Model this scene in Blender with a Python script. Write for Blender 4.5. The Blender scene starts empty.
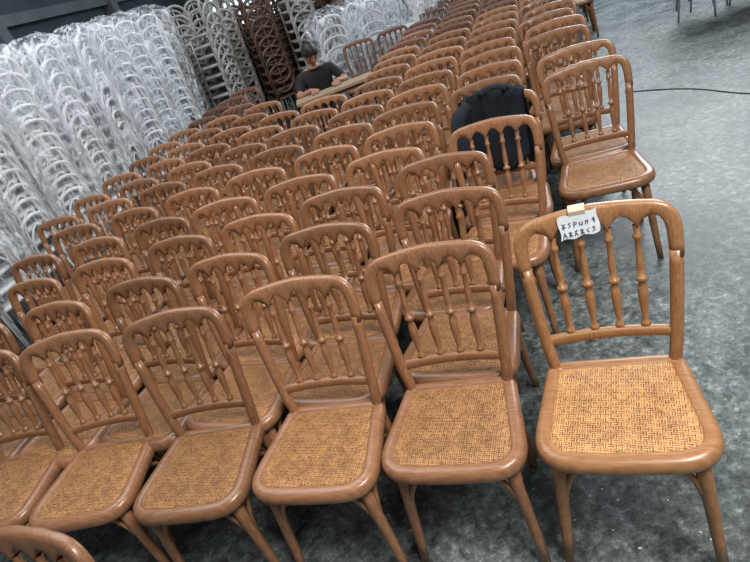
import bpy, bmesh, math, random
from mathutils import Vector, Matrix, noise
random.seed(7)
C=bpy.context
col=C.scene.collection
C.scene.view_settings.view_transform='Standard'
# ---------------------------------------------------------------- helpers
F_PX,PITCH,ROLL,HCAM=546.0,.503,.384,1.712
def inv(px,py,z):
    X=(px-375)/F_PX;Y=(281-py)/F_PX;c,s=math.cos(ROLL),math.sin(ROLL)
    x=X*c+Y*s;y=-X*s+Y*c
    d=Vector((x,math.cos(PITCH)+y*math.sin(PITCH),-math.sin(PITCH)+y*math.cos(PITCH)))
    t=(z-HCAM)/d.z
    return Vector((d.x*t,d.y*t,z))
def W(u,v): return (.952*u+.305*v, -.305*u+.952*v)
def lk(o): col.objects.link(o); return o
def mesh_obj(name,bm,mats,smooth=True):
    me=bpy.data.meshes.new(name); bm.normal_update(); bm.to_mesh(me); bm.free()
    for m in mats: me.materials.append(m)
    if smooth:
        for p in me.polygons: p.use_smooth=True
    return lk(bpy.data.objects.new(name,me))
def ringface(bm,a,b,mat,flip=False):
    n=len(a)
    for i in range(n):
        j=(i+1)%n
        vs=[a[i],a[j],b[j],b[i]]
        try:
            f=bm.faces.new(vs); f.material_index=mat
        except ValueError: pass
def tube(bm,pts,rads,n=8,mat=0,caps=True,ell=(1,1)):
    pts=[Vector(p) for p in pts]
    if not isinstance(rads,(list,tuple)): rads=[rads]*len(pts)
    T=[]
    for i in range(len(pts)):
        a=pts[max(i-1,0)];b=pts[min(i+1,len(pts)-1)]
        T.append((b-a).normalized())
    up=Vector((0,1,0))
    if abs(T[0].dot(up))>.9: up=Vector((1,0,0))
    nrm=(up-T[0]*up.dot(T[0])).normalized()
    rings=[]
    for i,p in enumerate(pts):
        nrm=(nrm-T[i]*nrm.dot(T[i])).normalized()
        bi=T[i].cross(nrm)
        rings.append([bm.verts.new(p+(nrm*math.cos(2*math.pi*k/n)*ell[0]+bi*math.sin(2*math.pi*k/n)*ell[1])*rads[min(i,len(rads)-1)]) for k in range(n)])
    for a,b in zip(rings,rings[1:]): ringface(bm,a,b,mat)
    if caps:
        f=bm.faces.new(rings[0][::-1]);f.material_index=mat
        f=bm.faces.new(rings[-1]);f.material_index=mat
def smoothpath(ctrl,n=6):
    P=[Vector(c) for c in ctrl];out=[]
    for i in range(len(P)-1):
        p0=P[max(i-1,0)];p1=P[i];p2=P[i+1];p3=P[min(i+2,len(P)-1)]
        for k in range(n):
            t=k/n
            out.append(.5*((2*p1)+(p2-p0)*t+(2*p0-5*p1+4*p2-p3)*t*t+(3*p1-p0-3*p2+p3)*t**3))
    out.append(P[-1]);return out
def box(bm,lo,hi,mat=0,bev=0):
    r=bmesh.ops.create_cube(bm,size=1)
    for v in r['verts']:
        v.co=Vector([lo[i]+(v.co[i]+.5)*(hi[i]-lo[i]) for i in range(3)])
    fs=set(f for v in r['verts'] for f in v.link_faces)
    for f in fs: f.material_index=mat
# ---------------------------------------------------------------- materials
def newmat(name):
    m=bpy.data.materials.new(name);m.use_nodes=True
    nt=m.node_tree;b=nt.nodes['Principled BSDF'];return m,nt,b
def N(nt,t,**kw):
    n=nt.nodes.new(t)
    for k,v in kw.items():
        if k in n.inputs: n.inputs[k].default_value=v
        else: setattr(n,k,v)
    return n
def ramp(nt,stops):
    r=nt.nodes.new('ShaderNodeValToRGB')
    e=r.color_ramp.elements
    while len(e)<len(stops): e.new(.5)
    for k,(p,c) in enumerate(stops):
        e[k].position=p;e[k].color=(*c,1)
    return r
def wood_mat(name,dark,light,rough=.38):
    m,nt,b=newmat(name);L=nt.links
    tc=N(nt,'ShaderNodeTexCoord');mp=N(nt,'ShaderNodeMapping');mp.inputs['Scale'].default_value=(9,60,9)
    mp2=N(nt,'ShaderNodeMapping');mp2.inputs['Scale'].default_value=(70,70,6)
    no=N(nt,'ShaderNodeTexNoise',Scale=3.0,Detail=6.0)
    nb=N(nt,'ShaderNodeTexNoise',Scale=3.0,Detail=6.0)
    L.new(tc.outputs['Object'],mp.inputs[0]);L.new(mp.outputs[0],no.inputs['Vector'])
    L.new(tc.outputs['Object'],mp2.inputs[0]);L.new(mp2.outputs[0],nb.inputs['Vector'])
    sx=N(nt,'ShaderNodeSeparateXYZ');L.new(tc.outputs['Object'],sx.inputs[0])
    gt=N(nt,'ShaderNodeMath',operation='GREATER_THAN');gt.inputs[1].default_value=.472;L.new(sx.outputs['Z'],gt.inputs[0])
    mf=N(nt,'ShaderNodeMix');mf.data_type='FLOAT';L.new(gt.outputs[0],mf.inputs[0]);L.new(no.outputs['Fac'],mf.inputs[2]);L.new(nb.outputs['Fac'],mf.inputs[3])
    r=ramp(nt,[(.3,dark),(.7,light)]);L.new(mf.outputs[0],r.inputs[0])
    oi=N(nt,'ShaderNodeObjectInfo');hs=N(nt,'ShaderNodeHueSaturation')
    mr=N(nt,'ShaderNodeMapRange');mr.inputs['To Min'].default_value=.72;mr.inputs['To Max'].default_value=1.12
    L.new(oi.outputs['Random'],mr.inputs[0]);L.new(mr.outputs[0],hs.inputs['Value']);L.new(r.outputs[0],hs.inputs['Color'])
    L.new(hs.outputs[0],b.inputs['Base Color'])
    b.inputs['Roughness'].default_value=rough
    b.inputs['Coat Weight'].default_value=.28;b.inputs['Coat Roughness'].default_value=.18
    return m
def cane_mat(name,dark,light):
    m,nt,b=newmat(name);L=nt.links
    tc=N(nt,'ShaderNodeTexCoord')
    mp=N(nt,'ShaderNodeMapping');mp.inputs['Rotation'].default_value=(0,0,math.radians(5))
    L.new(tc.outputs['Object'],mp.inputs[0])
    w1=N(nt,'ShaderNodeTexWave',Scale=50.0,Distortion=2.2,Detail=2.0);w1.bands_direction='X'
    w2=N(nt,'ShaderNodeTexWave',Scale=50.0,Distortion=2.2,Detail=2.0);w2.bands_direction='Y'
    ch=N(nt,'ShaderNodeTexChecker',Scale=74.0)
    for n in (w1,w2,ch): L.new(mp.outputs[0],n.inputs['Vector'])
    mx=N(nt,'ShaderNodeMix');mx.data_type='FLOAT'
    L.new(ch.outputs['Fac'],mx.inputs[0]);L.new(w1.outputs['Fac'],mx.inputs[2]);L.new(w2.outputs['Fac'],mx.inputs[3])
    vo=N(nt,'ShaderNodeTexVoronoi',Scale=74.0,Randomness=.2);L.new(mp.outputs[0],vo.inputs['Vector'])
    no=N(nt,'ShaderNodeTexNoise',Scale=30.0,Detail=7.0,Roughness=.8);L.new(tc.outputs['Object'],no.inputs['Vector'])
    ad=N(nt,'ShaderNodeMath',operation='MULTIPLY_ADD');ad.inputs[1].default_value=.34;L.new(mx.outputs[0],ad.inputs[0]);
    n2=N(nt,'ShaderNodeMath',operation='MULTIPLY');n2.inputs[1].default_value=.85;L.new(no.outputs['Fac'],n2.inputs[0]);L.new(n2.outputs[0],ad.inputs[2])
    sb=N(nt,'ShaderNodeMath',operation='MULTIPLY_ADD');sb.inputs[1].default_value=-.35;L.new(vo.outputs['Distance'],sb.inputs[0]);L.new(ad.outputs[0],sb.inputs[2])
    r=ramp(nt,[(.18,dark),(.42,tuple((a+b_)/2 for a,b_ in zip(dark,light))),(.72,light)]);L.new(sb.outputs[0],r.inputs[0])
    oi=N(nt,'ShaderNodeObjectInfo');hs=N(nt,'ShaderNodeHueSaturation')
    mr=N(nt,'ShaderNodeMapRange');mr.inputs['To Min'].default_value=.8;mr.inputs['To Max'].default_value=1.1
    L.new(oi.outputs['Random'],mr.inputs[0]);L.new(mr.outputs[0],hs.inputs['Value']);L.new(r.outputs[0],hs.inputs['Color'])
    L.new(hs.outputs[0],b.inputs['Base Color']);b.inputs['Roughness'].default_value=.42
    bp=N(nt,'ShaderNodeBump',Strength=.9,Distance=.004);L.new(sb.outputs[0],bp.inputs['Height']);L.new(bp.outputs[0],b.inputs['Normal'])
    return m
def flat_mat(name,c,rough=.6,var=.0,scale=8,metal=0):
    m,nt,b=newmat(name);L=nt.links
    b.inputs['Roughness'].default_value=rough;b.inputs['Metallic'].default_value=metal
    tc=N(nt,'ShaderNodeTexCoord');no=N(nt,'ShaderNodeTexNoise',Scale=float(scale),Detail=5.0)
    L.new(tc.outputs['Object'],no.inputs['Vector'])
    r=ramp(nt,[(.3,tuple(x*(1-var) for x in c)),(.7,tuple(min(1,x*(1+var)) for x in c))])
    L.new(no.outputs['Fac'],r.inputs[0]);L.new(r.outputs[0],b.inputs['Base Color'])
    return m
M_wood=wood_mat('walnut_wood',(.20,.088,.040),(.33,.160,.077),.36)
M_cane=cane_mat('woven_cane',(.08,.03,.009),(.62,.31,.115))
M_wood2=wood_mat('walnut_wood_golden',(.24,.108,.042),(.37,.185,.078),.36)
M_cane2=cane_mat('woven_cane_golden',(.13,.05,.014),(.80,.43,.165))
M_wood3=wood_mat('walnut_wood_dimmed',(.11,.044,.024),(.19,.080,.042),.42)  # same walnut, weaker light of the far rows put into its colour
M_cane3=cane_mat('woven_cane_dimmed',(.05,.02,.008),(.36,.17,.07))  # same cane, far-row dimness painted in
M_white=flat_mat('white_frame',(.76,.79,.82),.3,.1)
M_grey=flat_mat('grey_frame',(.34,.335,.32),.4,.35)
M_brown=flat_mat('dark_brown_frame',(.11,.06,.04),.45,.3)
M_steel=flat_mat('blue_grey_steel',(.25,.30,.36),.35,.2,metal=.3)
M_black=flat_mat('black_cloth',(.012,.014,.018),.9,.4,12)
M_navy=flat_mat('navy_cloth',(.010,.014,.024),.9,.4,14)
M_skin=flat_mat('skin',(.36,.18,.11),.5,.1,20)
M_hair=flat_mat('black_hair',(.01,.009,.008),.5,.3,60)
M_paper=flat_mat('paper',(.70,.76,.80),.8,.05,20)
M_tape=flat_mat('masking_tape',(.56,.48,.36),.7,.1,20)
M_ink=flat_mat('ink',(.02,.03,.08),.6)
M_plank=wood_mat('pale_plank',(.30,.21,.13),(.42,.31,.20),.6)
M_rubber=flat_mat('black_rubber',(.015,.015,.017),.5)
m,nt,b=newmat('plastic_film');L=nt.links;M_film=m
b.inputs['Base Color'].default_value=(.82,.88,.94,1);b.inputs['Roughness'].default_value=.12
tc=N(nt,'ShaderNodeTexCoord');mp=N(nt,'ShaderNodeMapping');mp.inputs['Scale'].default_value=(3,3,1.0);mp.inputs['Rotation'].default_value=(.5,.4,0)
no=N(nt,'ShaderNodeTexNoise',Scale=3.0,Detail=5.0,Distortion=2.0)
L.new(tc.outputs['Object'],mp.inputs[0]);L.new(mp.outputs[0],no.inputs['Vector'])
r=ramp(nt,[(.44,(.05,.05,.05)),(.54,(.25,.25,.25)),(.66,(.85,.85,.85))]);L.new(no.outputs['Fac'],r.inputs[0])
L.new(r.outputs[0],b.inputs['Alpha'])
bp=N(nt,'ShaderNodeBump',Strength=1.0,Distance=.06);L.new(no.outputs['Fac'],bp.inputs['Height']);L.new(bp.outputs[0],b.inputs['Normal'])
# floor
m,nt,b=newmat('worn_concrete');L=nt.links;M_floor=m
tc=N(nt,'ShaderNodeTexCoord')
n1=N(nt,'ShaderNodeTexNoise',Scale=1.6,Detail=6.0,Roughness=.65)
n2=N(nt,'ShaderNodeTexNoise',Scale=26.0,Detail=10.0,Roughness=.85)
n3=N(nt,'ShaderNodeTexVoronoi',Scale=30.0);n4=N(nt,'ShaderNodeTexNoise',Scale=6.0,Detail=10.0,Roughness=.8)
n5=N(nt,'ShaderNodeTexVoronoi',Scale=9.0)
for n in (n1,n2,n3,n4,n5): L.new(tc.outputs['Object'],n.inputs['Vector'])
r1=ramp(nt,[(.38,(.024,.030,.029)),(.46,(.094,.113,.111)),(.54,(.185,.215,.212)),(.62,(.42,.47,.46))]);L.new(n2.outputs['Fac'],r1.inputs[0])
r2=ramp(nt,[(.38,(.48,.50,.52)),(.60,(1.0,1.0,1.0))]);L.new(n1.outputs['Fac'],r2.inputs[0])
r3=ramp(nt,[(.0,(.2,.2,.2)),(.25,(1,1,1))]);L.new(n3.outputs['Distance'],r3.inputs[0])
r4=ramp(nt,[(.42,(.25,.25,.25)),(.49,(1,1,1)),(.57,(1,1,1)),(.63,(1.6,1.6,1.55))]);L.new(n4.outputs['Fac'],r4.inputs[0])
r5=ramp(nt,[(.0,(1.8,1.8,1.75)),(.08,(1,1,1))]);L.new(n5.outputs['Distance'],r5.inputs[0])
def mul(a,b_,f):
    q=N(nt,'ShaderNodeMix');q.data_type='RGBA';q.blend_type='MULTIPLY';q.inputs[0].default_value=f
    L.new(a,q.inputs[6]);L.new(b_,q.inputs[7]);return q.outputs[2]
fc=mul(mul(mul(mul(r1.outputs[0],r2.outputs[0],1),r3.outputs[0],.6),r4.outputs[0],.9),r5.outputs[0],1)
L.new(fc,b.inputs['Base Color'])
rr=N(nt,'ShaderNodeMapRange');rr.inputs['To Min'].default_value=.30;rr.inputs['To Max'].default_value=.62;L.new(n4.outputs['Fac'],rr.inputs[0]);L.new(rr.outputs[0],b.inputs['Roughness'])
# ---------------------------------------------------------------- dining chair mesh
def yb(z): return .170+.097*(max(0,z-.45)/.48)**1.2
def bow(x): return .02*(1-min(1,(x/.2)**2))
def outline():
    cs=[((-.236,-.188),.125),((.236,-.188),.125),((.188,.196),.05),((-.188,.196),.05)]
    pts=[]
    n=len(cs)
    for i,(p,r) in enumerate(cs):
        p=Vector(p);a=Vector(cs[i-1][0]);b2=Vector(cs[(i+1)%n][0])
        da=(a-p).normalized();db=(b2-p).normalized()
        p1=p+da*r;p2=p+db*r
        for k in range(10):
            s=k/9;q=(1-s)**2*p1+2*s*(1-s)*p+s*s*p2
            pts.append(q)
        e2=b2+(p-b2).normalized()*cs[(i+1)%n][1]
        for k in range(1,4): pts.append(p2.lerp(e2,k/4))
    out=[]
    for q in pts:
        y=q.y
        if y<-.05: y-=.014*(1-(q.x/.236)**2)
        out.append(Vector((q.x,y)))
    return out
def offset(P,d):
    n=len(P);o=[]
    for i in range(n):
        t=(P[(i+1)%n]-P[i-1]).normalized();nn=Vector((-t.y,t.x))
        o.append(P[i]+nn*d)
    return o
def build_chair(name,mats):
    bm=bmesh.new()
    O=outline()
    prof=[(.032,.416),(.008,.417),(.0015,.425),(0,.440),(.003,.452),(.010,.460),(.020,.4640),(.034,.4635),(.041,.4615),(.0425,.457)]
    rings=[]
    for off,z in prof:
        rings.append([bm.verts.new((p.x,p.y,z)) for p in offset(O,off)])
    for a,b2 in zip(rings,rings[1:]): ringface(bm,a,b2,0)
    f=bm.faces.new(rings[0][::-1])
    base=offset(O,.0425)
    cx=sum(p.x for p in base)/len(base);cy=sum(p.y for p in base)/len(base)
    last=rings[-1]
    for s,z in ((.985,.4605),(.95,.463),(.8,.466),(.6,.468),(.4,.469),(.2,.4695)):
        rg=[bm.verts.new((cx+(p.x-cx)*s,cy+(p.y-cy)*s,z)) for p in base]
        ringface(bm,last,rg,1);last=rg
    ce=bm.verts.new((cx,cy,.4695))
    for i in range(len(last)):
        f=bm.faces.new((last[i],last[(i+1)%len(last)],ce));f.material_index=1
    inner=[(.177,.775),(.1775,.81),(.177,.84),(.173,.868),(.163,.886),(.147,.894),(.128,.887),(.115,.873),(.108,.857),(.101,.873),(.088,.890),(.072,.897),(.056,.890),(.043,.873),(.036,.857),(.029,.873),(.016,.891),(0,.899)]
    outer=[(.2115,.775),(.213,.81),(.2138,.84),(.2135,.862),(.209,.884),(.197,.905),(.181,.918),(.156,.927),(.130,.930),(.108,.932),(.1,.9325),(.088,.9335),(.072,.935),(.056,.936),(.043,.937),(.036,.9372),(.018,.938),(0,.939)]
    inn=[(-x,z) for x,z in inner]+[(x,z) for x,z in inner[-2::-1]]
    out=[(-x,z) for x,z in outer]+[(x,z) for x,z in outer[-2::-1]]
    sec=[(0,-.45),(.04,-.8),(.15,-1),(.85,-1),(.96,-.8),(1,-.45),(1,.45),(.96,.8),(.85,1),(.15,1),(.04,.8),(0,.45)]
    sec0=[(0,-.26),(.07,-.70),(.25,-.97),(.75,-.97),(.93,-.70),(1,-.26),(1,.26),(.93,.70),(.75,.97),(.25,.97),(.07,.70),(0,.26)]
    rings=[]
    for (xi,zi),(xo,zo) in zip(inn,out):
        k=max(0,min(1,(zo-.80)/.10));th=.0182+(.0138-.0182)*k
        rg=[]
        for (a1,b1),(a0,b0) in zip(sec,sec0):
            a=a0+(a1-a0)*k;bb=b0+(b1-b0)*k
            x=xi+(xo-xi)*a;z=zi+(zo-zi)*a
            rg.append(bm.verts.new((x,yb(z)+bow(x)+bb*th,z)))
        rings.append(rg)
    for a,b2 in zip(rings,rings[1:]): ringface(bm,b2,a,0)
    bm.faces.new(rings[0]);bm.faces.new(rings[-1][::-1])
    for s in (-1,1):
        pts=[];rd=[]
        for z,x,y in ((0,.168,.232),(.08,.164,.214),(.18,.160,.195),(.30,.159,.178),(.40,.161,.170)):
            pts.append((s*x,y,z));rd.append(.0132+.005*min(1,z/.3))
        for z in (.45,.52,.60,.68,.75,.79):
            pts.append((s*(.163+.0320*((z-.45)/.35)**.8),yb(z),z));rd.append(.0178)
        tube(bm,pts,rd,12,0)
        tube(bm,[(s*.165,-.128,.43),(s*.172,-.140,.34),(s*.182,-.152,.22),(s*.191,-.164,.10),(s*.199,-.180,0)],[.0210,.0192,.0175,.0155,.014],12,0)
        tube(bm,smoothpath([(s*.176,-.148,.24),(s*.152,-.146,.325),(s*.113,-.142,.385),(s*.065,-.138,.420)],5),.0095,8,0)
        tube(bm,smoothpath([(s*.176,-.140,.24),(s*.176,-.110,.325),(s*.175,-.065,.385),(s*.172,-.01,.420)],5),.0095,8,0)
        tube(bm,smoothpath([(s*.160,.172,.25),(s*.160,.135,.33),(s*.160,.09,.385),(s*.162,.05,.420)],5),.0095,6,0)
        tube(bm,smoothpath([(s*.155,.180,.25),(s*.13,.172,.33),(s*.10,.165,.385),(s*.06,.16,.420)],5),.0095,6,0)
    rings=[]
    for k in range(13):
        x=-.176+.352*k/12
        zc=.548+.004*(1-(x/.176)**2);h=.0160;t=.012
        rg=[]
        for a,bb in ((-.6,-1),(.6,-1),(1,-.6),(1,.6),(.6,1),(-.6,1),(-1,.6),(-1,-.6)):
            rg.append(bm.verts.new((x,yb(.54)+bow(x)*.9+bb*t,zc+a*h)))
        rings.append(rg)
    for a,b2 in zip(rings,rings[1:]): ringface(bm,a,b2,0)
    prof=[(0,.0075),(.03,.0075),(.045,.0115),(.065,.0115),(.08,.0075),(.11,.0068),(.20,.0092),(.30,.0118),(.36,.0124),(.42,.0112),(.47,.0072),(.483,.0135),(.50,.0145),(.517,.0135),(.53,.0072),(.60,.0100),(.75,.0076),(.86,.0064),(.880,.0110),(.905,.0110),(.925,.0070),(1,.0095)]
    for x in (-.108,-.036,.036,.108):
        xb=x*.93
        pts=[];rd=[]
        for t,r_ in prof:
            z=.555+(.866-.555)*t
            xx=xb+(x-xb)*t
            pts.append((xx,yb(z)+bow(xx),z));rd.append(r_*1.12)
        tube(bm,pts,rd,10,0,False)
    bmesh.ops.recalc_face_normals(bm,faces=bm.faces[:])
    me=bpy.data.meshes.new(name);bm.to_mesh(me);bm.free()
    for mm in mats: me.materials.append(mm)
    for p in me.polygons: p.use_smooth=True
    return me
ME=build_chair('dining_chair_mesh',[M_wood,M_cane])
ME2=build_chair('dining_chair_mesh_golden',[M_wood2,M_cane2])
ME3=build_chair('dining_chair_mesh_dimmed',[M_wood3,M_cane3])  # shaded-colour copy of the chair for the back
def add_chair(x,y,yaw,me=ME):
    o=bpy.data.objects.new('dining_chair',me);o.location=(x,y,0);o.rotation_euler=(0,0,yaw);return lk(o)
placed=[]
def put(x,y,yaw,me=ME):
    placed.append((x,y));return add_chair(x,y,yaw,me)
A=put(.505,1.065,-.46,ME2);A.scale=(1.04,1.04,1.01)
for x,y,w in [(.060,1.245,-.42),(-.37,1.373,-.41),(-.815,1.502,-.33),(-1.265,1.672,-.27),(-1.70,1.825,-.30),
  (.21,1.605,-.54),(-.25,1.735,-.52),(-.66,1.83,-.52),(-1.055,1.95,-.50),(-1.48,2.07,-.48),(-1.91,2.2,-.45),(-2.32,2.34,-.45),
  (.31,1.975,-.54),(-.135,2.055,-.5),(-.54,2.16,-.54),(-.94,2.30,-.54),(-1.36,2.42,-.5),(-1.78,2.55,-.5),(-2.22,2.68,-.48),
  (.61,2.18,-.58)]:
    put(x,y,w)
put(1.275,2.46,-.40);J=put(.79,2.52,-.50)
put(1.42,2.84,-.42)
def far_ok(x,y):
    return all((x-a)**2+(y-b)**2>.345**2 for a,b in placed)
for k in range(3,26):
    v=1.16+.368*k
    for j in range(-4,8):
        u=-.13-.44*j+.1*(v-2.26)+random.uniform(-.02,.02)
        if u>.42+.16*(v-2.7)+(.08 if k>6 else 0): continue
        if k<6 and u>.1 : continue
        if u<-3.15: continue
        if v>4.95 and u<-1.55 and not (u<-2.45 and v<6.4): continue
        if 4.15<v<6.9 and u<-.95 and u>-1.75: continue
        if 4.95<v<6.9 and u<-.95 and u>-2.45: continue
        if v>7.2 and u<-.75: continue
        x,y=W(u,v+random.uniform(-.015,.015))
        if not far_ok(x,y): continue
        dimmed=(v>5.9+random.uniform(-.6,.6) and u<.7) or (v>4.9 and u<-2)  # back rows take the copy coloured for less light
        put(x,y,-.48+random.uniform(-.07,.07),ME3 if dimmed else ME)
p=inv(12,540,.93);put(p.x-.12,p.y-.24,-.40)
# ---------------------------------------------------------------- paper label on chair A
bm=bmesh.new()
def lab(x,z):
    zz=min(z,.94)
    return Vector((x,yb(zz)+bow(x)-.0175-.004*max(0,(.905-z)/.06),z))
nx,nz=10,6
def edge(i,j): return (-.084+.102*i/nx+.003*math.sin(j), .870+.066*j/nz-.010*(1-i/nx)+.003*math.sin(i*1.3))
g=[[bm.verts.new(lab(*edge(i,j))) for i in range(nx+1)] for j in range(nz+1)]
for j in range(nz):
    for i in range(nx): bm.faces.new((g[j][i],g[j][i+1],g[j+1][i+1],g[j+1][i]))
tp=[]
for k,(dy,z) in enumerate([(-.0190,.922),(-.0190,.937),(-.012,.9425),(.0,.9435),(.012,.9425),(.0180,.93)]):
    tp.append([bm.verts.new((x,yb(.93)+bow(x)+dy,z)) for x in (-.055,-.04,-.025,-.012)])
for a,b2 in zip(tp,tp[1:]):
    for i in range(3):
        f=bm.faces.new((a[i],a[i+1],b2[i+1],b2[i]));f.material_index=1
GL=[
 [(0,.9,1,.9),(.5,.9,.1,.1),(.5,.6,.5,0),(.55,.6,.95,.3)],
 [(.9,.9,.2,.8),(.2,.8,.8,.4),(.8,.4,.1,.1)],
 [(.2,.9,.2,-.1),(.2,.9,.8,.8),(.8,.8,.8,.5),(.8,.5,.2,.45)],
 [(.1,.7,.2,.1),(.2,.1,.8,.1),(.8,.1,.8,.7)],
 [(.2,.7,.2,0),(.2,.5,.7,.7),(.7,.7,.7,.1)],
 [(.8,.9,.8,0),(.8,.9,.3,.5),(.3,.5,1,.45)],
 [(.5,1,0,0),(.5,1,1,0),(.25,.4,.75,.4)],
 [(0,.7,1,.75),(.5,1,.5,0),(.5,.6,.05,.1),(.5,.6,1,.1),(.1,.95,.3,.85)],
 [(.1,.8,.9,.85),(.6,1,.1,0),(.4,.5,.95,0),(.1,.3,.8,.35)],
 [(.8,.9,.2,.5),(.2,.5,.8,.1)]]
def stroke(x0,z0,x1,z1,w=.0011):
    a=lab(x0,z0);b2=lab(x1,z1);a.y-=.0018;b2.y-=.0018
    if (b2-a).length<1e-4: return
    d=(b2-a).normalized();n=d.cross(Vector((0,-1,0)))*w
    f=bm.faces.new([bm.verts.new(q) for q in (a-n,b2-n,b2+n,a+n)]);f.material_index=2
for zc,seq in ((.899,(0,1,2,3,4,5)),(.874,(6,7,8,7,9,1))):
    for i,gi in enumerate(seq):
        x0=-.077+i*.0152;dz=-.008*(1-i/6)
        for (a0,b0,a1,b1) in GL[gi]: stroke(x0+a0*.011,zc+b0*.016+dz,x0+a1*.011,zc+b1*.016+dz)
lb=mesh_obj('paper_label',bm,[M_paper,M_tape,M_ink],False)
lb.location=A.location;lb.rotation_euler=A.rotation_euler;lb.scale=A.scale
# ---------------------------------------------------------------- jacket draped on a chair back
bm=bmesh.new()
nx,nt_=28,34
g=[]
for j in range(nt_+1):
    t=j/nt_;row=[]
    for i in range(nx+1):
        s=i/nx*2-1;x=s*.165-.015
        Lf=.34+.05*math.sin(3*s+1);Lb=.42
        dd=t*(Lf+Lb)
        fold=.012*math.sin(9*s+3*t)+.010*math.sin(17*s+1.3)
        if dd<Lf:
            z=.957-(Lf-dd);y=yb(.93)+bow(x)-.030-abs(fold)-.03*(Lf-dd)/Lf+(z-.93)*.2
        else:
            z=.957-(dd-Lf);y=yb(.93)+bow(x)+.030+abs(fold)+.02*(dd-Lf)/Lb
        top=.03*max(0,1-abs(dd-Lf)/.05)
        x2=x*(1+.15*abs(z-.95)/.3*math.cos(4*s))
        z+=top*.9-.035*abs(s)**3+.006*noise.noise(Vector((x*12,y*12,z*9)))
        row.append(bm.verts.new((x2,y+.016*noise.noise(Vector((x*9,z*9,3))),z)))
    g.append(row)
for j in range(nt_):
    for i in range(nx): bm.faces.new((g[j][i],g[j][i+1],g[j+1][i+1],g[j+1][i]))
bmesh.ops.solidify(bm,geom=bm.faces[:],thickness=.008)
tube(bm,smoothpath([(-.13,.235,.93),(-.19,.20,.88),(-.205,.18,.78),(-.195,.17,.64)],6),[.030]*4+[.040]*6+[.038]*5+[.03]*4,10,0)
tube(bm,smoothpath([(-.07,.25,.965),(-.03,.275,.975),(.03,.275,.975),(.07,.25,.965)],5),.018,8,0)
jk=mesh_obj('jacket',bm,[M_navy]);jk.location=J.location;jk.rotation_euler=J.rotation_euler
# ---------------------------------------------------------------- stacked event chairs
def build_stack(name,mat,n,dz=.13,style=0):
    bm=bmesh.new()
    for k in range(n):
        z0=k*dz;dy=k*.014
        P=[]
        for q in range(20):
            a=2*math.pi*q/20
            cx_=math.copysign(abs(math.cos(a))**.6,math.cos(a))*.20;cy_=math.copysign(abs(math.sin(a))**.6,math.sin(a))*.19
            P.append((cx_,cy_))
        rg=[[bm.verts.new((x*s,y*s+dy,z0+z)) for x,y in P] for s,z in ((.9,.43),(1,.44),(1,.46),(.9,.47),(.5,.472))]
        for a,b2 in zip(rg,rg[1:]): ringface(bm,a,b2,0)
        bm.faces.new(rg[0][::-1]);bm.faces.new(rg[-1])
        if style==0:
            pts=[(-.17,.18+dy,z0+.46),(-.19,.20+dy,z0+.65),(-.19,.23+dy,z0+.78),(-.14,.25+dy,z0+.88),(0,.255+dy,z0+.92),(.14,.25+dy,z0+.88),(.19,.23+dy,z0+.78),(.19,.20+dy,z0+.65),(.17,.18+dy,z0+.46)]
            tube(bm,smoothpath(pts,4),.019,6,0)
            pts=[(-.11,.21+dy,z0+.56),(-.12,.235+dy,z0+.72),(0,.25+dy,z0+.84),(.12,.235+dy,z0+.72),(.11,.21+dy,z0+.56)]
            tube(bm,smoothpath(pts,3),.010,6,0)
        else:
            pts=[]
            for q in range(21):
                a=2*math.pi*q/20
                pts.append((.19*math.sin(a),.23+dy+.03*math.cos(a),z0+.72+.19*math.cos(a)))
            tube(bm,pts,.020,6,0)
            for s in (-1,1): tube(bm,[(s*.15,.18+dy,z0+.46),(s*.15,.21+dy,z0+.62)],.013,6,0)
            tube(bm,[(0,.205+dy,z0+.55),(0,.255+dy,z0+.90)],.010,6,0)
        for sx in (-1,1):
            for sy in (-1,1):
                tube(bm,[(sx*.165,sy*.155+dy,z0+.44),(sx*.185,sy*.185+dy,z0+.0)],[.014,.011],6,0)
    bmesh.ops.recalc_face_normals(bm,faces=bm.faces[:])
    me=bpy.data.meshes.new(name);bm.to_mesh(me);bm.free();me.materials.append(mat)
    for p in me.polygons: p.use_smooth=True
    return me
def build_wrap(name,z0,z1,seed):
    bm=bmesh.new();n=48;rings=[]
    nz=40
    for j in range(nz+1):
        z=z0+(z1-z0)*j/nz;rg=[]
        for q in range(n):
            a=2*math.pi*q/n
            cx_=math.copysign(abs(math.cos(a))**.55,math.cos(a))*.25;cy_=math.copysign(abs(math.sin(a))**.55,math.sin(a))*.29
            nn=1+.22*noise.noise(Vector((math.cos(a)*2.2+seed,math.sin(a)*2.2,z*2.0)))+.12*noise.noise(Vector((math.cos(a)*5+seed,math.sin(a)*5+z*2,z*4)))+.05*noise.noise(Vector((math.cos(a)*11,math.sin(a)*11+seed,z*12)))
            top=1 if j<nz-3 else (.92 if j==nz-3 else .8 if j==nz-2 else .6 if j==nz-1 else .3)
            zz=z+.05*noise.noise(Vector((q*.3,seed,z)))
            rg.append(bm.verts.new((cx_*nn*top,(cy_*nn)*top+.06+.014*z/.13,zz)))
        rings.append(rg)
    for a,b2 in zip(rings,rings[1:]): ringface(bm,a,b2,0)
    bm.faces.new(rings[-1])
    me=bpy.data.meshes.new(name);bm.to_mesh(me);bm.free();me.materials.append(M_film)
    for p in me.polygons: p.use_smooth=True
    return me
S_w=build_stack('white_stack',M_white,10,.125,0)
S_w_s=build_stack('white_stack_short',M_white,4,.125,0)
S_g=build_stack('grey_stack',M_grey,10,.13,1)
S_b=build_stack('brown_stack',M_brown,11,.13,0)
S_bg=build_stack('brown_oval_stack',M_brown,10,.13,1)
S_s=build_stack('steel_stack',M_steel,6,.12,0)
WR=[build_wrap('film%d'%i,.35+.2*i,2.14,i*3.7) for i in range(3)]
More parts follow.
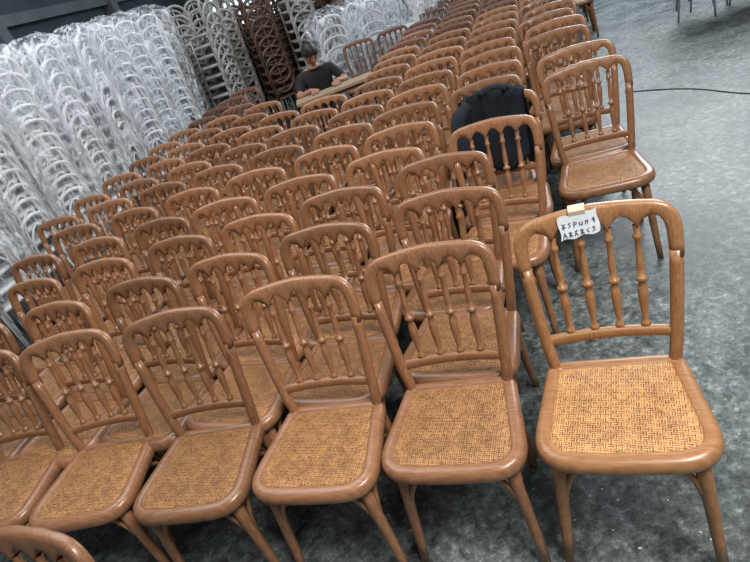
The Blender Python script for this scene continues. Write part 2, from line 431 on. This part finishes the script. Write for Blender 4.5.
WRs=build_wrap('film_short',.2,1.40,5.5)
def put_stack(name,me,x,y,yaw,wrap=None):
    e=bpy.data.objects.new(name,None);e.location=(x,y,0);e.rotation_euler=(0,0,yaw);lk(e)
    o=lk(bpy.data.objects.new('stacked_frames',me));o.parent=e
    if wrap: w=lk(bpy.data.objects.new('plastic_wrap',wrap));w.parent=e
    return e
random.seed(11)
for r_,u in enumerate((-3.95,-4.55)):
    for i in range(9):
        v=2.6+i*.55
        x,y=W(u+random.uniform(-.05,.05),v+random.uniform(-.04,.04))
        put_stack('wrapped_chair_stack',S_w,x,y,-1.95+random.uniform(-.3,.3),WR[(i+r_)%3] if (i>0) else None)
for r_,u in enumerate((-3.5,-4.1,-4.7)):
    for i in range(5):
        v=7.7+i*.58
        x,y=W(u,v);put_stack('chair_stack',S_bg if (r_==0 and i in (2,4)) else S_g,x,y,-2.4+random.uniform(-.3,.3))
for r_,u in enumerate((-2.9,-2.35,-1.8)):
    for i in range(3):
        v=8.3+i*.62+.2*r_
        x,y=W(u,v);put_stack('chair_stack',S_g if (r_==1 and i==0) else (S_b if (i+r_)%2 else S_bg),x,y,-2.6+random.uniform(-.3,.3))
for x,y in ((.62,8.0),(1.12,7.9),(1.62,7.75),(.9,8.6),(1.45,8.5),(2.0,8.35)):
    put_stack('wrapped_chair_stack',S_w_s,x,y,random.uniform(-.5,.5)-2.6,WRs)
for x,y in ((4.5,6.0),(5.0,5.85),(5.5,5.7)):
    put_stack('chair_stack',S_s,x,y,.6)
# ---------------------------------------------------------------- work table
bm=bmesh.new()
box(bm,(-.40,-.13,.775),(.40,.13,.80),0)
for x in (-.32,.32):
    tube(bm,[(x-.0,-.17,0),(x,-.02,.775)],.014,8,0);tube(bm,[(x,.17,0),(x,.02,.775)],.014,8,0)
    tube(bm,[(x,-.10,.30),(x,.10,.30)],.012,8,0)
tube(bm,[(-.32,0,.74),(.32,0,.74)],.014,8,0)
wt=mesh_obj('work_table',bm,[M_plank],False);wt.location=(.34,5.62,0);wt.rotation_euler=(0,0,-.05)
# ---------------------------------------------------------------- person
def skin(verts,edges,rad,root,sub=2):
    me=bpy.data.meshes.new('sk');me.from_pydata(verts,edges,[]);o=lk(bpy.data.objects.new('sk',me))
    md=o.modifiers.new('s','SKIN')
    for i,r_ in enumerate(rad):
        d=me.skin_vertices[0].data[i];d.radius=(r_ if isinstance(r_,tuple) else (r_,r_));d.use_root=(i==root)
    s=o.modifiers.new('u','SUBSURF');s.levels=sub;s.render_levels=sub
    dg=C.evaluated_depsgraph_get();dg.update()
    m2=bpy.data.meshes.new_from_object(o.evaluated_get(dg))
    bpy.data.objects.remove(o,do_unlink=True)
    return m2
person=bpy.data.objects.new('seated_worker',None);lk(person)
V=[(0,0,.50),(0,-.02,.62),(0,-.05,.76),(0,-.09,.89),(0,-.13,.97),(0,-.17,1.04),
 (.10,-.02,.50),(.13,-.42,.52),(.13,-.40,.10),(.13,-.52,.05),
 (-.10,-.02,.50),(-.13,-.42,.52),(-.13,-.40,.10),(-.13,-.52,.05),
 (.17,-.10,.92),(.26,-.24,.77),(.14,-.46,.83),
 (-.17,-.10,.92),(-.26,-.24,.77),(-.12,-.46,.83)]
E=[(0,1),(1,2),(2,3),(3,4),(4,5),(0,6),(6,7),(7,8),(8,9),(0,10),(10,11),(11,12),(12,13),(3,14),(14,15),(15,16),(3,17),(17,18),(18,19)]
R=[(.15,.12),(.14,.11),(.155,.115),(.15,.11),(.07,.07),(.05,.05),.095,.065,.045,.04,.095,.065,.045,.04,.062,.043,.027,.062,.043,.027]
bme=skin(V,E,R,0)
for mm in (M_black,M_skin): bme.materials.append(mm)
for p_ in bme.polygons:
    c=p_.center;p_.use_smooth=True
    fore=c.y<-.235 and c.z>.68 and abs(c.x)>.08
    p_.material_index=1 if (fore or c.z>.985) else 0
bo=lk(bpy.data.objects.new('body',bme));bo.parent=person
for s in (-1,1):
    w=Vector((s*.13,-.46,.83))
    V=[tuple(w),tuple(w+Vector((-s*.012,-.045,-.006)))];E=[(0,1)];R=[(.022,.018),(.032,.014)]
    for k,(dx,ln) in enumerate(((-.027,.062),(-.009,.072),(.009,.068),(.026,.055))):
        b0=w+Vector((dx-s*.012,-.075,-.006));i0=len(V)
        V+=[tuple(b0),tuple(b0+Vector((dx*.2,-ln*.5,-.004))),tuple(b0+Vector((dx*.25,-ln*.85,-.018)))]
        E+=[(1,i0),(i0,i0+1),(i0+1,i0+2)];R+=[.009,.0085,.007]
    i0=len(V);V+=[tuple(w+Vector((-s*.045,-.045,-.004))),tuple(w+Vector((-s*.062,-.075,-.010)))]
    E+=[(0,i0),(i0,i0+1)];R+=[.011,.008]
    hm=skin(V,E,R,0,1);hm.materials.append(M_skin)
    for p_ in hm.polygons:p_.use_smooth=True
    ho=lk(bpy.data.objects.new('hand_left' if s>0 else 'hand_right',hm));ho.parent=person
bm=bmesh.new();bmesh.ops.create_icosphere(bm,subdivisions=4,radius=1)
for v in bm.verts:
    c=v.co.copy();x,y,z=c
    fx=.074*(1-.22*max(0,-z)**1.2);v.co=Vector((x*fx,y*.094,z*.115))
    if y<0:
        v.co.y-=.022*math.exp(-((x*.074)/.012)**2-((z+.12)/.16)**2)
        v.co.y+=.010*(math.exp(-((abs(x)-.42)/.2)**2-((z-.10)/.14)**2))
        v.co.y-=.006*math.exp(-((x)/.35)**2-((z+.50)/.07)**2)
        v.co.y-=.012*math.exp(-((x)/.4)**2-((z+.85)/.2)**2)
for s in (-1,1):
    r_=bmesh.ops.create_icosphere(bm,subdivisions=2,radius=1)
    for v in r_['verts']: v.co=Vector((s*.074+v.co.x*.010,.01+v.co.y*.018,v.co.z*.030))
for s in (-1,1):
    r_=bmesh.ops.create_icosphere(bm,subdivisions=2,radius=.010)
    for v in r_['verts']:
        v.co+=Vector((s*.030,-.080,.010))
        for f in v.link_faces: f.material_index=1
hd=mesh_obj('head',bm,[M_skin,M_hair])
bm=bmesh.new();bmesh.ops.create_icosphere(bm,subdivisions=4,radius=1)
dl=[v for v in bm.verts if (v.co.y<-.15 and v.co.z<.42-.25*abs(v.co.x)) or v.co.z<-.35 or (v.co.y<.1 and v.co.z<.0)]
bmesh.ops.delete(bm,geom=dl,context='VERTS')
for v in bm.verts:
    n=1+.04*noise.noise(v.co*6);v.co=Vector((v.co.x*.085*n,v.co.y*.106*n,v.co.z*.130*n))
bmesh.ops.solidify(bm,geom=bm.faces[:],thickness=.008)
hr=mesh_obj('hair',bm,[M_hair])
for o in (hd,hr):
    o.parent=person;o.location=(0,-.215,1.13);o.rotation_euler=(math.radians(42),0,.12)
person.location=(.24,6.24,0);person.rotation_euler=(0,0,.05)
bm=bmesh.new()
P=[(.17*math.cos(2*math.pi*q/24),.17*math.sin(2*math.pi*q/24)) for q in range(24)]
rg=[[bm.verts.new((x*s,y*s,z)) for x,y in P] for s,z in ((.9,.345),(1,.355),(1,.375),(.92,.385))]
for a,b2 in zip(rg,rg[1:]): ringface(bm,a,b2,0)
bm.faces.new(rg[0][::-1]);bm.faces.new(rg[-1])
for a in range(4):
    t=math.pi/4+a*math.pi/2
    tube(bm,[(.10*math.cos(t),.10*math.sin(t),.35),(.16*math.cos(t),.16*math.sin(t),0)],.014,8,0)
st=mesh_obj('stool',bm,[M_brown]);st.location=(.24,6.26,0)
# ---------------------------------------------------------------- cable on floor
cu=bpy.data.curves.new('floor_cable','CURVE');cu.dimensions='3D';cu.bevel_depth=.004;cu.materials.append(M_rubber)
pp=[inv(625,92,.004),inv(650,90,.004),inv(690,87,.004),inv(725,92,.004),inv(760,95,.004),inv(820,90,.004)]
sp=cu.splines.new('NURBS');sp.points.add(len(pp)-1)
for a,b2 in zip(sp.points,pp): a.co=(*b2,1)
sp.use_endpoint_u=True
lk(bpy.data.objects.new('floor_cable',cu))
random.seed(5)
bm=bmesh.new()
for px,py in [(590,496),(602,489),(618,500),(640,548),(575,520),(668,500)]+[(random.uniform(560,750),random.uniform(200,560)) for _ in range(14)]:
    q=inv(px,py,.0015);a=random.uniform(0,6.28);L1=random.uniform(.002,.006);w1=random.uniform(.0015,.003)
    d=Vector((math.cos(a),math.sin(a),0));n=Vector((-d.y,d.x,0))
    lo=[bm.verts.new(q+d*L1*i+n*w1*j+Vector((0,0,.0005*i))) for i,j in ((-1,-1),(1,-.6),(.8,1),(-1,.7))]
    bm.faces.new(lo)
mesh_obj('floor_scraps',bm,[M_paper],False)
# ---------------------------------------------------------------- room shell
def plane(name,c0,c1,c2,c3,mat):
    bm=bmesh.new();bm.faces.new([bm.verts.new(c) for c in (c0,c1,c2,c3)]);return mesh_obj(name,bm,[mat],False)
plane('floor',(-14,-4,0),(16,-4,0),(16,20,0),(-14,20,0),M_floor)
M_wall=flat_mat('dark_teal_wall',(.035,.055,.065),.8,.35,1.5)
M_beam=flat_mat('beam_steel',(.09,.11,.12),.6,.2,3)
m,nt,b=newmat('bright_window_glass');b.inputs['Emission Color'].default_value=(.75,.92,1,1);b.inputs['Emission Strength'].default_value=1.3;b.inputs['Base Color'].default_value=(.6,.7,.75,1);M_win=m
def P3(u,v,z): x,y=W(u,v);return (x,y,z)
plane('wall_left',P3(-6.2,-2,0),P3(-6.2,13.2,0),P3(-6.2,13.2,5),P3(-6.2,-2,5),M_wall)
plane('wall_back',P3(-6.2,13.2,0),P3(9,13.2,0),P3(9,13.2,5),P3(-6.2,13.2,5),M_wall)
def uvbox(name,u0,u1,v0,v1,z0,z1,mat):
    bm=bmesh.new();vs=[bm.verts.new(P3(u,v,z)) for u in (u0,u1) for v in (v0,v1) for z in (z0,z1)]
    for q in ((0,1,3,2),(4,6,7,5),(0,4,5,1),(2,3,7,6),(0,2,6,4),(1,5,7,3)): bm.faces.new([vs[i] for i in q])
    bmesh.ops.recalc_face_normals(bm,faces=bm.faces[:])
    return mesh_obj(name,bm,[mat],False)
for i,v in enumerate((1.5,4.5,7.5,10.5)): uvbox('trim_%d'%(i+1),-6.19,-6.0,v-.1,v+.1,0,5,M_beam)
uvbox('trim_5',-6.19,-6.05,-2,13.1,2.6,2.75,M_beam)
k=1
for u in (-5.4,-3.6,-1.8,0.0,1.8):
    uvbox('window_%d'%k,u,u+1.5,13.12,13.19,1.35,2.7,M_win)
    uvbox('trim_%d'%(k+5),u+.72,u+.78,13.06,13.12,1.3,2.75,M_beam);k+=1
# ---------------------------------------------------------------- lights
def area(name,loc,tgt,size,energy,colr):
    l=bpy.data.lights.new(name,'AREA');l.shape='RECTANGLE';l.size=size[0];l.size_y=size[1];l.energy=energy;l.color=colr
    o=lk(bpy.data.objects.new(name,l));o.location=loc
    o.rotation_euler=(Vector(tgt)-Vector(loc)).to_track_quat('-Z','Y').to_euler();return o
area('doorway_daylight',(6.5,8.5,4.2),(2,3,0),(5,3),500,(.88,.95,1))
area('overhead_fill_near',(1.4,-.3,4.2),(-.2,2.0,.4),(1.8,1.3),235,(1,.96,.90))  # added area light above the front rows, unseen, no modelled roof opening
area('overhead_fill_far',(-1.9,4.4,5.2),(-1.9,4.2,0),(4,5),240,(.97,.98,1))  # added overhead light for the rows further back, source unseen
w=bpy.data.worlds.new('World');C.scene.world=w;w.use_nodes=True
w.node_tree.nodes['Background'].inputs[0].default_value=(.85,.92,1,1);w.node_tree.nodes['Background'].inputs[1].default_value=.22
# ---------------------------------------------------------------- camera
cam=bpy.data.cameras.new('camera');co=lk(bpy.data.objects.new('camera',cam))
cam.sensor_width=36;cam.lens=F_PX/750*36;cam.clip_start=.05;cam.clip_end=100
c,s=math.cos(ROLL),math.sin(ROLL)
U0=Vector((0,math.sin(PITCH),math.cos(PITCH)));R0=Vector((1,0,0));Fv=Vector((0,math.cos(PITCH),-math.sin(PITCH)))
Rv=R0*c-U0*s;Uv=R0*s+U0*c
mt=Matrix.Identity(4)
for i in range(3): mt[i][0]=Rv[i];mt[i][1]=Uv[i];mt[i][2]=-Fv[i]
mt[2][3]=HCAM
co.matrix_world=mt
C.scene.camera=co
